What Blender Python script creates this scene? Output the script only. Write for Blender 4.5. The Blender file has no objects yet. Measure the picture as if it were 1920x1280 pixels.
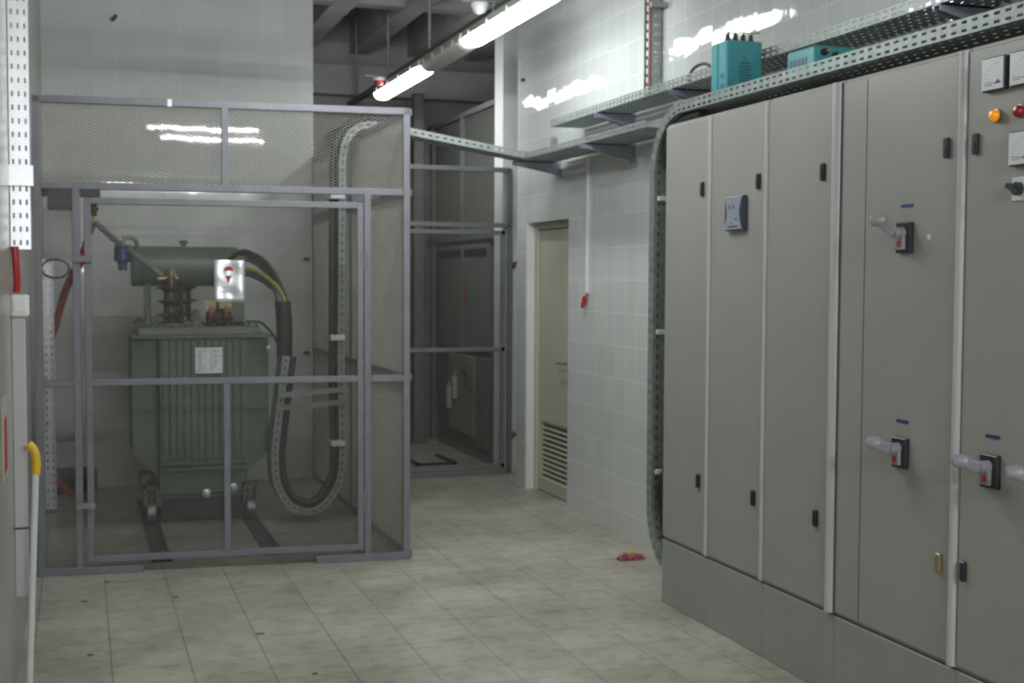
import bpy, math, random
from mathutils import Vector, Matrix
random.seed(7)
S = bpy.context.scene
COL = S.collection
PI = math.pi
V = Vector
HC = 1.55                       # camera height

# ------------------------------------------------------------------ materials
def nodes(name):
    m = bpy.data.materials.new(name); m.use_nodes = True
    nt = m.node_tree
    return m, nt, nt.nodes, nt.links, nt.nodes['Principled BSDF']

def pm(name, col, rough=.5, metal=0., var=.08, scale=9., bump=0., spec=.5, stain=None, bscale=None):
    """painted / plain surface with a little uneven tone from noise"""
    m, nt, N, L, b = nodes(name)
    tc = N.new('ShaderNodeTexCoord')
    nz = N.new('ShaderNodeTexNoise'); nz.inputs['Scale'].default_value = scale; nz.inputs['Detail'].default_value = 5
    L.new(tc.outputs['Object'], nz.inputs['Vector'])
    rp = N.new('ShaderNodeValToRGB')
    c = V(col)
    d = V(stain) if stain else c*(1-var)
    rp.color_ramp.elements[0].position = .3; rp.color_ramp.elements[1].position = .7
    rp.color_ramp.elements[0].color = (*d, 1); rp.color_ramp.elements[1].color = (*(c*(1+var*.5)), 1)
    L.new(nz.outputs['Fac'], rp.inputs['Fac']); L.new(rp.outputs['Color'], b.inputs['Base Color'])
    b.inputs['Roughness'].default_value = rough; b.inputs['Metallic'].default_value = metal
    b.inputs['Specular IOR Level'].default_value = spec
    if bump:
        nb = N.new('ShaderNodeTexNoise'); nb.inputs['Scale'].default_value = bscale or scale*6
        L.new(tc.outputs['Object'], nb.inputs['Vector'])
        bp = N.new('ShaderNodeBump'); bp.inputs['Strength'].default_value = bump; bp.inputs['Distance'].default_value = .004
        L.new(nb.outputs['Fac'], bp.inputs['Height']); L.new(bp.outputs['Normal'], b.inputs['Normal'])
    return m

def tile_mat(name, axis, w, h, col, grout, rough, mortar=.0022, off=(0, 0), wob=.6, dirt=0., var=.03, bumpd=.001, tilt=.0):
    """ceramic tiles laid in a straight grid, in world metres; axis = the two world axes of the surface"""
    m, nt, N, L, b = nodes(name)
    g = N.new('ShaderNodeNewGeometry'); sp = N.new('ShaderNodeSeparateXYZ'); L.new(g.outputs['Position'], sp.inputs[0])
    cb = N.new('ShaderNodeCombineXYZ')
    for k in (0, 1):
        ad = N.new('ShaderNodeMath'); ad.operation = 'ADD'; ad.inputs[1].default_value = 40 * (w if k == 0 else h) + off[k]
        L.new(sp.outputs[axis[k]], ad.inputs[0]); L.new(ad.outputs[0], cb.inputs[k])
    br = N.new('ShaderNodeTexBrick'); br.offset = 0; br.squash = 1
    br.inputs['Scale'].default_value = 1; br.inputs['Brick Width'].default_value = w; br.inputs['Row Height'].default_value = h
    br.inputs['Mortar Size'].default_value = mortar; br.inputs['Mortar Smooth'].default_value = .3
    c = V(col)
    br.inputs['Color1'].default_value = (*(c*(1-var)), 1); br.inputs['Color2'].default_value = (*(c*(1+var)), 1)
    br.inputs['Mortar'].default_value = (*grout, 1)
    L.new(cb.outputs[0], br.inputs['Vector'])
    out = br.outputs['Color']
    if dirt:
        n1 = N.new('ShaderNodeTexNoise'); n1.inputs['Scale'].default_value = 1.6; n1.inputs['Detail'].default_value = 9; n1.inputs['Roughness'].default_value = .68
        L.new(g.outputs['Position'], n1.inputs['Vector'])
        r1 = N.new('ShaderNodeValToRGB'); r1.color_ramp.elements[0].position = .34; r1.color_ramp.elements[1].position = .66
        r1.color_ramp.elements[0].color = (.62, .59, .54, 1); r1.color_ramp.elements[1].color = (1.08, 1.07, 1.02, 1)
        L.new(n1.outputs['Fac'], r1.inputs['Fac'])
        mx = N.new('ShaderNodeMix'); mx.data_type = 'RGBA'; mx.blend_type = 'MULTIPLY'; mx.inputs[0].default_value = dirt
        L.new(out, mx.inputs[6]); L.new(r1.outputs['Color'], mx.inputs[7]); out = mx.outputs[2]
        n3 = N.new('ShaderNodeTexNoise'); n3.inputs['Scale'].default_value = 14; n3.inputs['Detail'].default_value = 7
        L.new(g.outputs['Position'], n3.inputs['Vector'])
        r3 = N.new('ShaderNodeValToRGB'); r3.color_ramp.elements[0].position = .36; r3.color_ramp.elements[1].position = .5
        r3.color_ramp.elements[0].color = (.74, .72, .68, 1); r3.color_ramp.elements[1].color = (1, 1, 1, 1)
        L.new(n3.outputs['Fac'], r3.inputs['Fac'])
        m3 = N.new('ShaderNodeMix'); m3.data_type = 'RGBA'; m3.blend_type = 'MULTIPLY'; m3.inputs[0].default_value = dirt*.7
        L.new(out, m3.inputs[6]); L.new(r3.outputs['Color'], m3.inputs[7]); out = m3.outputs[2]
    L.new(out, b.inputs['Base Color'])
    b.inputs['Roughness'].default_value = rough
    inv = N.new('ShaderNodeMath'); inv.operation = 'SUBTRACT'; inv.inputs[0].default_value = 1
    L.new(br.outputs['Fac'], inv.inputs[1])
    b1 = N.new('ShaderNodeBump'); b1.inputs['Strength'].default_value = .7; b1.inputs['Distance'].default_value = bumpd
    L.new(inv.outputs[0], b1.inputs['Height'])
    if tilt:            # every tile sits at a very slightly different angle
        dv = N.new('ShaderNodeVectorMath'); dv.operation = 'DIVIDE'; dv.inputs[1].default_value = (w, h, 1); L.new(cb.outputs[0], dv.inputs[0])
        flo = N.new('ShaderNodeVectorMath'); flo.operation = 'FLOOR'; L.new(dv.outputs[0], flo.inputs[0])
        wn = N.new('ShaderNodeTexWhiteNoise'); wn.noise_dimensions = '3D'; L.new(flo.outputs[0], wn.inputs['Vector'])
        sb = N.new('ShaderNodeVectorMath'); sb.operation = 'SUBTRACT'; sb.inputs[1].default_value = (.5, .5, .5); L.new(wn.outputs['Color'], sb.inputs[0])
        sc = N.new('ShaderNodeVectorMath'); sc.operation = 'SCALE'; sc.inputs['Scale'].default_value = tilt; L.new(sb.outputs[0], sc.inputs[0])
        av = N.new('ShaderNodeVectorMath'); av.operation = 'ADD'; L.new(sc.outputs[0], av.inputs[0]); L.new(g.outputs['Normal'], av.inputs[1])
        nm = N.new('ShaderNodeVectorMath'); nm.operation = 'NORMALIZE'; L.new(av.outputs[0], nm.inputs[0]); L.new(nm.outputs[0], b1.inputs['Normal'])
    n2 = N.new('ShaderNodeTexNoise'); n2.inputs['Scale'].default_value = 7; n2.inputs['Detail'].default_value = 2
    L.new(g.outputs['Position'], n2.inputs['Vector'])
    b2 = N.new('ShaderNodeBump'); b2.inputs['Strength'].default_value = wob; b2.inputs['Distance'].default_value = .003
    L.new(n2.outputs['Fac'], b2.inputs['Height']); L.new(b1.outputs['Normal'], b2.inputs['Normal'])
    L.new(b2.outputs['Normal'], b.inputs['Normal'])
    return m

def emit(name, col, strength):
    m, nt, N, L, b = nodes(name)
    b.inputs['Base Color'].default_value = (.9, .9, .9, 1)
    b.inputs['Emission Color'].default_value = (*col, 1); b.inputs['Emission Strength'].default_value = strength
    b.inputs['Roughness'].default_value = .3
    return m

M = {}
M['wall_right'] = tile_mat('white_wall_tile_side', ('Y', 'Z'), .15, .2, (.62, .64, .625), (.80, .82, .80), .05, off=(.02, .057), wob=.4, mortar=.0026, tilt=.026)
M['wall_back'] = tile_mat('white_wall_tile_back', ('X', 'Z'), .15, .2, (.57, .58, .57), (.68, .685, .675), .035, off=(.03, .05), mortar=.0016, wob=.14, tilt=.0016)
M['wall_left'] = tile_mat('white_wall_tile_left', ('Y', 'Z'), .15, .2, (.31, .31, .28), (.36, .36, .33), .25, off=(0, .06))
M['floor'] = tile_mat('floor_tile', ('X', 'Y'), .3, .3, (.42, .408, .37), (.29, .28, .252), .42, mortar=.0045, off=(.2, 0), wob=.12, dirt=1., var=.05, bumpd=.0012)
M['plaster'] = pm('white_plaster', (.78, .8, .79), .55, var=.05)
M['concrete'] = pm('dark_concrete', (.46, .45, .45), .75, var=.2, scale=3, bump=.2)
M['rear_wall'] = pm('dark_grey_wall_paint', (.36, .35, .345), .6, var=.12, scale=2)
M['cab'] = pm('beige_grey_cabinet_paint', (.345, .345, .315), .42, var=.05, scale=3, bump=.08, bscale=160, stain=(.325, .327, .30))
M['cab2'] = pm('plinth_grey_paint', (.32, .335, .31), .45, var=.06, scale=3)
M['strip'] = pm('light_edge_strip_paint', (.52, .50, .53), .35, var=.04)
M['cage'] = pm('grey_violet_frame_paint', (.17, .168, .195), .5, var=.12, scale=14, bump=.1)
M['mesh'] = pm('dusty_expanded_metal', (.43, .42, .385), .6, var=.1, scale=12)
M['gmesh'] = pm('shaded_expanded_metal', (.30, .295, .28), .6, var=.1, scale=12)  # same steel as the other panels, weaker light on the gate painted in
M['dmesh'] = pm('dull_expanded_metal', (.22, .22, .20), .7, var=.1, scale=12)
M['dframe'] = pm('dull_frame_paint', (.18, .185, .19), .55, var=.1)
M['trafo'] = pm('transformer_green_paint', (.11, .15, .115), .42, var=.12, scale=6, bump=.08)
M['trafo_light'] = pm('dusty_green_paint', (.24, .265, .22), .55, var=.15, scale=8)
M['brown'] = pm('brown_porcelain', (.045, .03, .027), .16, var=.15)
M['brass'] = pm('dull_brass', (.42, .33, .19), .45, .7, var=.2, scale=20)
M['galv'] = pm('galvanised_steel', (.28, .31, .30), .55, .5, var=.2, scale=24, bump=.08)
M['galv_bright'] = pm('polished_zinc_steel', (.72, .73, .78), .3, .6, var=.08, scale=24)
M['bracket'] = pm('violet_grey_primer', (.33, .34, .42), .5, .2, var=.12)
M['black'] = pm('black_rubber', (.018, .018, .02), .5, var=.2)
M['black2'] = pm('black_plastic', (.022, .025, .033), .4, var=.1)
M['dgrey'] = pm('dark_grey_plastic', (.075, .08, .085), .45, var=.1)
M['yellow'] = pm('yellow_plastic', (.75, .48, .02), .45, var=.1)
M['yelgreen'] = pm('yellow_green_sheath', (.40, .40, .05), .45, var=.2)
M['blue'] = pm('blue_sheath', (.07, .11, .19), .45, var=.15)
M['greycable'] = pm('grey_sheath', (.16, .155, .15), .5, var=.1)
M['red'] = pm('red_plastic', (.42, .03, .035), .4, var=.15)
M['redcable'] = pm('red_heat_shrink', (.30, .05, .045), .45, var=.2)
M['maroon'] = pm('maroon_cable', (.24, .075, .065), .45, var=.15)
M['white'] = pm('white_paint', (.80, .80, .80), .4, var=.03)
M['pvc'] = pm('white_plastic_trunking', (.52, .51, .53), .4, var=.04)
M['paper'] = pm('white_paper', (.75, .75, .77), .6, var=.08, scale=50)
M['label'] = pm('engraved_label_plate', (.86, .86, .93), .35, .15, var=.15, scale=45)
M['print'] = pm('dark_print', (.10, .09, .12), .6)
M['print_grey'] = pm('grey_print', (.38, .36, .42), .6)
M['teal'] = pm('teal_paint', (.055, .31, .35), .4, var=.06)
M['teal_light'] = pm('teal_side_paint', (.055, .31, .35), .4, var=.06)
M['teal_print'] = pm('dark_teal_print', (.028, .12, .15), .5)
M['door'] = pm('cream_door_paint', (.50, .50, .40), .4, var=.04, scale=2)
M['doorframe'] = pm('cream_frame_paint', (.54, .53, .45), .4, var=.04)
M['dark_slot'] = pm('dark_void', (.05, .045, .038), .8)
M['bluelabel'] = pm('blue_label', (.035, .05, .17), .5)
M['handle'] = pm('grey_cast_handle', (.33, .33, .37), .4, .1, var=.1)
M['orange'] = pm('orange_lens', (.85, .28, .01), .25)
M['orange'].node_tree.nodes['Principled BSDF'].inputs['Emission Color'].default_value = (1, .33, 0, 1)
M['orange'].node_tree.nodes['Principled BSDF'].inputs['Emission Strength'].default_value = .25
M['redlens'] = pm('red_lens', (.34, .012, .03), .25)
M['dial'] = pm('white_dial', (.78, .80, .84), .3, var=.02)
M['navy'] = pm('dark_navy_plastic', (.045, .05, .075), .3, var=.1)
M['device'] = pm('light_blue_grey_plastic', (.30, .34, .40), .4, var=.05)
M['sgear'] = pm('dark_switchgear_paint', (.19, .195, .185), .45, var=.1)
M['sgear2'] = pm('pale_switchgear_panel', (.24, .25, .20), .5, var=.1)
M['silica'] = pm('blue_silica_gel', (.03, .035, .16), .25)
M['steel'] = pm('dull_steel', (.30, .29, .30), .4, .7, var=.2)
M['pole'] = pm('white_pole_coating', (.66, .68, .70), .35, var=.03)
M['skull'] = pm('dark_red_print', (.33, .015, .02), .5)
M['dull_board'] = pm('dull_pinkish_board', (.42, .37, .35), .6)
M['litter'] = pm('pink_red_wrapper', (.45, .10, .15), .4, var=.5, scale=60, stain=(.18, .05, .14))
M['litter_yellow'] = pm('yellow_wrapper_print', (.62, .58, .12), .4, var=.2, scale=40)
M['copper'] = pm('orange_plastic_cap', (.55, .27, .13), .5)
M['lamp'] = emit('lit_diffuser', (.95, 1., .985), 18.)
M['tube'] = emit('lit_tube', (.95, 1., .985), 92.)
M['tube_fill'] = emit('lit_tube_fill', (.95, 1., .985), 330.)  # strong glow for the added fill tubes behind the camera
M['housing'] = pm('pale_grey_lamp_housing', (.42, .44, .38), .4, var=.05)
M['unlit'] = pm('unlit_translucent_cover', (.66, .67, .60), .25, var=.06)
M['leaf'] = pm('dry_green_leaf', (.14, .18, .07), .7)
M['grit'] = pm('dark_grit', (.13, .12, .10), .8)

# ------------------------------------------------------------------ builders
ORG = {}
def tag(o, label, cat, group=None, kind=None):
    o['label'] = label; o['category'] = cat
    if group: o['group'] = group
    if kind: o['kind'] = kind
    return o
def thing(name, loc, label, cat, group=None):
    o = bpy.data.objects.new(name, None); COL.objects.link(o); o.location = loc; o.empty_display_size = .1
    ORG[o.name] = V(loc)
    return tag(o, label, cat, group)

class MB:
    def __init__(s): s.v = []; s.f = []
    def add(s, vs, fs):
        n = len(s.v); s.v += [V(p) for p in vs]; s.f += [tuple(n+i for i in f) for f in fs]; return s
    def box(s, x0, y0, z0, x1, y1, z1):
        x0, x1 = sorted((x0, x1)); y0, y1 = sorted((y0, y1)); z0, z1 = sorted((z0, z1))
        vs = [(x, y, z) for z in (z0, z1) for y in (y0, y1) for x in (x0, x1)]
        return s.add(vs, [(0, 2, 3, 1), (4, 5, 7, 6), (0, 1, 5, 4), (2, 6, 7, 3), (0, 4, 6, 2), (1, 3, 7, 5)])
    def bbox(s, x0, y0, z0, x1, y1, z1, b=.004):
        """box with chamfered edges"""
        lo = V((min(x0, x1), min(y0, y1), min(z0, z1))); hi = V((max(x0, x1), max(y0, y1), max(z0, z1)))
        b = min(b, .45*min(hi-lo)); vs = []; idx = {}
        for i in (0, 1):
            for j in (0, 1):
                for k in (0, 1):
                    c = [(lo, hi)[i][0], (lo, hi)[j][1], (lo, hi)[k][2]]; sg = [(1, -1)[i], (1, -1)[j], (1, -1)[k]]
                    for a in range(3):
                        p = [c[q] + (0 if q == a else sg[q]*b) for q in range(3)]
                        idx[i, j, k, a] = len(vs); vs.append(p)
        fs = []
        def q(a, b_, c, d): fs.append((a, b_, c, d))
        for s_ in (0, 1):
            w = [(0, 0), (1, 0), (1, 1), (0, 1)]
            w2 = w if s_ else w[::-1]
            q(*[idx[s_, a, b2, 0] for a, b2 in w2]); q(*[idx[a, s_, b2, 1] for b2, a in w2]); q(*[idx[a, b2, s_, 2] for a, b2 in w2])
        for a in (0, 1):
            for c in (0, 1):
                q(idx[0, a, c, 1], idx[1, a, c, 1], idx[1, a, c, 2], idx[0, a, c, 2])
                q(idx[a, 0, c, 0], idx[a, 1, c, 0], idx[a, 1, c, 2], idx[a, 0, c, 2])
                q(idx[a, c, 0, 0], idx[a, c, 1, 0], idx[a, c, 1, 1], idx[a, c, 0, 1])
        for key in [(i, j, k) for i in (0, 1) for j in (0, 1) for k in (0, 1)]:
            fs.append(tuple(idx[(*key, a)] for a in range(3)))
        return s.add(vs, fs)
    def bar(s, a, b, w, h=None, up=(0, 0, 1)):
        """rectangular bar between two points; w across, h along 'up'"""
        h = h or w; a = V(a); b = V(b); t = (b-a).normalized(); up = V(up)
        if abs(t.dot(up)) > .98: up = V((0, 1, 0))
        r = t.cross(up).normalized(); u = r.cross(t).normalized()
        vs = [p + r*sx*w/2 + u*sy*h/2 for p in (a, b) for sx, sy in ((-1, -1), (1, -1), (1, 1), (-1, 1))]
        return s.add(vs, [(0, 3, 2, 1), (4, 5, 6, 7), (0, 1, 5, 4), (1, 2, 6, 5), (2, 3, 7, 6), (3, 0, 4, 7)])
    def tube(s, pts, r, n=10, cap=True):
        pts = [V(p) for p in pts]; m = len(pts)
        rs = r if isinstance(r, (list, tuple)) else [r]*m
        t0 = (pts[1]-pts[0]).normalized(); ref = V((0, 0, 1)) if abs(t0.z) < .9 else V((1, 0, 0))
        u = t0.cross(ref).normalized(); vs = []; fs = []
        for i, p in enumerate(pts):
            t = (pts[min(i+1, m-1)]-pts[max(i-1, 0)]).normalized()
            u = (u - t*u.dot(t)).normalized(); w = t.cross(u)
            for k in range(n):
                a = 2*PI*k/n; vs.append(p + (u*math.cos(a)+w*math.sin(a))*rs[i])
        for i in range(m-1):
            for k in range(n):
                k2 = (k+1) % n
                fs.append((i*n+k, i*n+k2, (i+1)*n+k2, (i+1)*n+k))
        if cap:
            fs.append(tuple(range(n-1, -1, -1))); fs.append(tuple((m-1)*n+k for k in range(n)))
        return s.add(vs, fs)
    def cyl(s, a, b, r, n=16): return s.tube([a, b], r, n)
    def lathe(s, base, axis, prof, n=20):
        """prof: list of (distance along axis, radius)"""
        base = V(base); axis = V(axis).normalized()
        return s.tube_prof([base+axis*d for d, _ in prof], axis, [max(r, 1e-4) for _, r in prof], n)
    def tube_prof(s, pts, axis, rs, n):
        ref = V((0, 0, 1)) if abs(axis.z) < .9 else V((1, 0, 0))
        u = axis.cross(ref).normalized(); w = axis.cross(u); vs = []; fs = []; m = len(pts)
        for p, r in zip(pts, rs):
            for k in range(n):
                a = 2*PI*k/n; vs.append(p+(u*math.cos(a)+w*math.sin(a))*r)
        for i in range(m-1):
            for k in range(n):
                k2 = (k+1) % n; fs.append((i*n+k, i*n+k2, (i+1)*n+k2, (i+1)*n+k))
        fs.append(tuple(range(n-1, -1, -1))); fs.append(tuple((m-1)*n+k for k in range(n)))
        return s.add(vs, fs)
    def prism(s, poly, d):
        """poly (3D points, planar) extruded by vector d"""
        n = len(poly); d = V(d); vs = [V(p) for p in poly]+[V(p)+d for p in poly]
        fs = [tuple(range(n-1, -1, -1)), tuple(range(n, 2*n))]+[(i, (i+1) % n, (i+1) % n+n, i+n) for i in range(n)]
        return s.add(vs, fs)
    def build(s, name, mat, parent=None, smooth=False, solid=0., bevel=0., org=None):
        o0 = V(org) if org else (ORG.get(parent.name, V((0, 0, 0))) if parent else V((0, 0, 0)))
        me = bpy.data.meshes.new(name); me.from_pydata([tuple(p-o0) for p in s.v], [], s.f)
        me.validate()
        import bmesh
        bm = bmesh.new(); bm.from_mesh(me); bmesh.ops.recalc_face_normals(bm, faces=bm.faces[:]); bm.to_mesh(me); bm.free()
        me.materials.append(M[mat] if isinstance(mat, str) else mat)
        o = bpy.data.objects.new(name, me); COL.objects.link(o)
        if parent: o.parent = parent; ORG[o.name] = o0
        else: o.location = o0; ORG[o.name] = o0
        if smooth:
            for p in me.polygons: p.use_smooth = True
            me.set_sharp_from_angle(angle=math.radians(38))
        if solid:
            md = o.modifiers.new('thickness', 'SOLIDIFY'); md.thickness = solid; md.offset = 0
        if bevel:
            md = o.modifiers.new('edge', 'BEVEL'); md.width = bevel; md.segments = 2
        return o

def struct(o): o['kind'] = 'structure'; return o
def copy_tree(o, parent=None):
    c = o.copy(); COL.objects.link(c)
    if parent: c.parent = parent
    for ch in list(o.children): copy_tree(ch, c)
    return c
def shift_copy(o, d, label, cat=None):
    c = copy_tree(o); c.location = V(o.location)+V(d); c['label'] = label
    if cat: c['category'] = cat
    return c
def spline(ctrl, n=10):
    P = [V(p) for p in ctrl]; P = [P[0]*2-P[1]]+P+[P[-1]*2-P[-2]]; out = []
    for i in range(1, len(P)-2):
        for k in range(n):
            t = k/n; a, b, c, d = P[i-1:i+3]
            out.append(.5*((2*b)+(c-a)*t+(2*a-5*b+4*c-d)*t*t+(3*b-a-3*c+d)*t**3))
    out.append(P[-2]); return out
def arc(c, r, a0, a1, ax, ay, n=10):
    c = V(c); ax = V(ax); ay = V(ay)
    return [c+ax*r*math.cos(a0+(a1-a0)*k/n)+ay*r*math.sin(a0+(a1-a0)*k/n) for k in range(n+1)]

# perforated sheet steel strips and trays
def path_fn(pts):
    pts = [V(p) for p in pts]; d = [0.]
    for a, b in zip(pts, pts[1:]): d.append(d[-1]+(b-a).length)
    def at(u):
        u = max(0, min(u, d[-1]-1e-6)); i = 0
        lo, hi = 0, len(d)-2
        while lo < hi:
            mid = (lo+hi+1)//2
            if d[mid] <= u: lo = mid
            else: hi = mid-1
        i = lo
        t = (u-d[i])/max(d[i+1]-d[i], 1e-9)
        T = (pts[i+1]-pts[i]).normalized()
        # smooth tangent near joints
        if t < .5 and i > 0: T = (T*(.5+t)+(pts[i]-pts[i-1]).normalized()*(.5-t)).normalized()
        elif t >= .5 and i < len(pts)-2: T = (T*(1.5-t)+(pts[i+2]-pts[i+1]).normalized()*(t-.5)).normalized()
        return pts[i].lerp(pts[i+1], t), T
    return at, d[-1]
def perf(mb, f, L, W, rows, pitch=.05, sl=.026, sw=.009):
    n = max(1, round(L/pitch)); p = L/n; us = []
    for i in range(n): us += [i*p, i*p+(p-sl)/2, i*p+(p+sl)/2]
    us.append(L); vs = []; rh = W/rows
    for j in range(rows): vs += [j*rh, j*rh+(rh-sw)/2, j*rh+(rh+sw)/2]
    vs.append(W); nv = len(vs)
    pts = [f(u, v) for u in us for v in vs]; fs = []
    for i in range(len(us)-1):
        for j in range(nv-1):
            if i % 3 == 1 and j % 3 == 1: continue
            fs.append((i*nv+j, (i+1)*nv+j, (i+1)*nv+j+1, i*nv+j+1))
    mb.add(pts, fs)
def tray(root, pts, lat, W, Hh, mat='galv', rows=2, brows=4, flip=1, pitch=.05, sides=(0, 1), sl=.026, bsl=.02, bsw=.008, sw=.009):
    at, L = path_fn(pts); lat = V(lat).normalized()
    b = MB()
    perf(b, lambda u, v: at(u)[0]+lat*v, L, W, brows, pitch, bsl, bsw); b.build('tray_base', mat, root, solid=.0016)
    for k in sides:
        r = MB()
        def f(u, v, k=k):
            p, T = at(u); nrm = -T.cross(lat).normalized()*flip
            return p+lat*(W*k)+nrm*v
        perf(r, f, L, Hh, rows, pitch, sl, min(sw, Hh/rows*.6)); r.build('side_rail', mat, root, solid=.0018)
    return at, L

# expanded metal mesh filling the rectangle O + e1*[0..W] + e2*[0..H]
def exp_mesh(name, mat, parent, O, e1, W, e2, Hh, lw=.036, sw=.0165, t=.0034, d=.0024, tilt=.5):
    O = V(O); e1 = V(e1).normalized(); e2 = V(e2).normalized(); nr = e1.cross(e2).normalized()
    nx = max(1, round(W/(lw/2))); ny = max(1, round(Hh/(sw/2))); dx = W/nx; dy = Hh/ny
    vs = []; fs = []
    a = e2*(t/2)+nr*(t*tilt); b = nr*(d/2)
    for j in range(ny):
        for i in range(nx):
            if (i+j) % 2 == 0: p, q = (i, j), (i+1, j+1)
            else: p, q = (i, j+1), (i+1, j)
            P = O+e1*(p[0]*dx)+e2*(p[1]*dy); Q = O+e1*(q[0]*dx)+e2*(q[1]*dy)
            n = len(vs)
            for X in (P, Q): vs += [X-a-b, X+a-b, X+a+b, X-a+b]
            fs += [(n, n+1, n+5, n+4), (n+1, n+2, n+6, n+5), (n+2, n+3, n+7, n+6), (n+3, n, n+4, n+7)]
    o0 = ORG.get(parent.name, V((0, 0, 0)))
    me = bpy.data.meshes.new(name)
    me.from_pydata([tuple(v-o0) for v in vs], [], fs); me.materials.append(M[mat])
    o = bpy.data.objects.new(name, me); COL.objects.link(o); o.parent = parent; ORG[o.name] = o0
    return o

# ------------------------------------------------------------------ camera
cam = bpy.data.cameras.new('camera'); co = bpy.data.objects.new('camera', cam); COL.objects.link(co); S.camera = co
cam.sensor_width = 36; cam.lens = 36*2350/1920; cam.clip_start = .05
yaw, pit, rol = map(math.radians, (19.007, 2.886, .25))
f = V((math.sin(yaw)*math.cos(pit), math.cos(yaw)*math.cos(pit), -math.sin(pit)))
r = V((math.cos(yaw), -math.sin(yaw), 0)); u = r.cross(f)
r2 = r*math.cos(rol)+u*math.sin(rol); u2 = -r*math.sin(rol)+u*math.cos(rol)
co.matrix_world = Matrix(((r2.x, u2.x, -f.x, 0), (r2.y, u2.y, -f.y, 0), (r2.z, u2.z, -f.z, HC), (0, 0, 0, 1)))
cam.dof.use_dof = True; cam.dof.focus_distance = 1.8; cam.dof.aperture_fstop = 11

# ------------------------------------------------------------------ room shell
XR, XL, YB, ZC = 3.09, -.245, 9.65, 4.0
struct(MB().box(XL-.2, -3.2, -.1, 4.4, 12.1, 0).build('floor', 'floor'))
ceil = struct(MB().box(XL-.2, -3.2, ZC, 4.4, 12.1, ZC+.1).build('ceiling', 'concrete'))
k = -3
while 2.05+.56*k < 4.3:
    xr = 2.05+.56*k
    if xr-.18 > XL: MB().box(xr-.18, -3.0, 3.66, xr, 11.8, ZC).build('rib', 'concrete', ceil)
    k += 1
MB().box(XL, YB, 3.665, 4.2, YB+.15, ZC).build('rib', 'rear_wall', ceil)
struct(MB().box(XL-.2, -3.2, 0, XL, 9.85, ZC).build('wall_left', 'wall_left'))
struct(MB().box(XL, YB, 0, 1.705, YB+.2, ZC).build('wall_back', 'wall_back'))
struct(MB().box(XL-.2, -3.2, 0, 4.4, -3.0, ZC).build('wall_front', 'wall_left'))
w = MB()            # wall along the cabinets, with the door opening and its white reveal
w.box(XR, -3.0, 0, XR+.25, 7.82, ZC); w.box(XR, 8.66, 0, XR+.25, 8.86, ZC); w.box(XR, 7.82, 1.95, XR+.25, 8.66, ZC)
struct(w.build('wall_right', 'wall_right'))
struct(MB().box(3.172, 9.45, 0, 4.3, 9.66, ZC).build('wall_end', 'plaster'))
struct(MB().box(4.2, -3.0, 0, 4.4, 11.9, ZC).build('wall_outer', 'rear_wall'))
struct(MB().box(XL-.2, 11.8, 0, 4.4, 12.1, ZC).build('wall_far', 'rear_wall'))
struct(MB().box(1.2, 9.86, 0, 1.3, 11.8, ZC).build('wall_recess', 'rear_wall'))
struct(MB().box(1.30, 11.62, 3.25, 4.2, 11.8, 3.52).build('trim_1', 'concrete'))
tr = MB(); tr.box(XR+.005, 8.645, 0, XR+.10, 8.66, 1.95); struct(tr.build('trim_2', 'plaster'))

# door with louvres
d = bpy.data.objects.new('door_1', None); COL.objects.link(d); d.location = (3.17, 8.24, 0); ORG['door_1'] = V((3.17, 8.24, 0)); struct(d)
fr = MB(); fr.box(3.15, 8.60, 0, 3.25, 8.645, 1.95); fr.box(3.15, 7.82, 0, 3.25, 7.86, 1.95); fr.box(3.15, 7.86, 1.905, 3.25, 8.60, 1.95)
fr.build('door_frame', 'doorframe', d, bevel=.003)
lf = MB(); y0, y1 = 7.865, 8.597
lf.box(3.172, y0, .512, 3.21, y1, 1.90); lf.box(3.172, y0, .005, 3.21, y1, .10)
lf.box(3.172, y0, .10, 3.21, 7.97, .512); lf.box(3.172, 8.55, .10, 3.21, y1, .512)
lf.build('door_leaf', 'door', d, bevel=.002)
MB().box(3.222, 7.95, .08, 3.226, 8.57, .53).build('louvre_backing', 'dark_slot', d)
lv = MB()
for k in range(12):
    z = .103+.0365*k
    lv.prism([(3.176, 7.965, z-.003), (3.180, 7.965, z-.008), (3.206, 7.965, z+.009), (3.203, 7.965, z+.014)], (0, .59, 0))
lv.build('louvre', 'door', d)
h = MB(); h.cyl((3.172, 8.0, .965), (3.125, 8.0, .965), .009); h.tube([(3.127, 7.995, .965), (3.125, 8.06, .965), (3.128, 8.12, .962)], .008)
h.box(3.166, 7.975, .86, 3.172, 8.02, 1.0); h.build('door_handle', 'steel', d, smooth=True)
MB().box(3.166, 7.985, .80, 3.172, 8.02, .86).build('lock_plate', 'brass', d)

# ------------------------------------------------------------------ transformer cage in front
FL, FR = V((-.22, 6.868, 0)), V((1.71, 6.69, 0)); FW = (FR-FL).length; e1 = (FR-FL).normalized()
Z = V((0, 0, 1)); FN = e1.cross(Z)          # towards the camera
def fp(uu, z, off=0.): return FL+e1*uu+Z*z+FN*off
cg = thing('transformer_cage', (.75, 6.78, 0), 'large grey steel mesh cage around the green transformer', 'cage')
T = .037
for uu in (.018, .205, 1.705, FW-.019):
    ztop = 2.47 if uu in (.018, FW-.019) else 2.0
    MB().bar(fp(uu, 0), fp(uu, ztop), T, T, up=FN).build('post', 'cage', cg, bevel=.003)
for (u0, u1, z) in ((.0, FW, 2.452), (.037, FW-.038, 2.015), (.037, .187, .998), (1.724, FW-.038, 1.0)):
    MB().bar(fp(u0, z), fp(u1, z), T, T).build('rail', 'cage', cg, bevel=.003)
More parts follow.
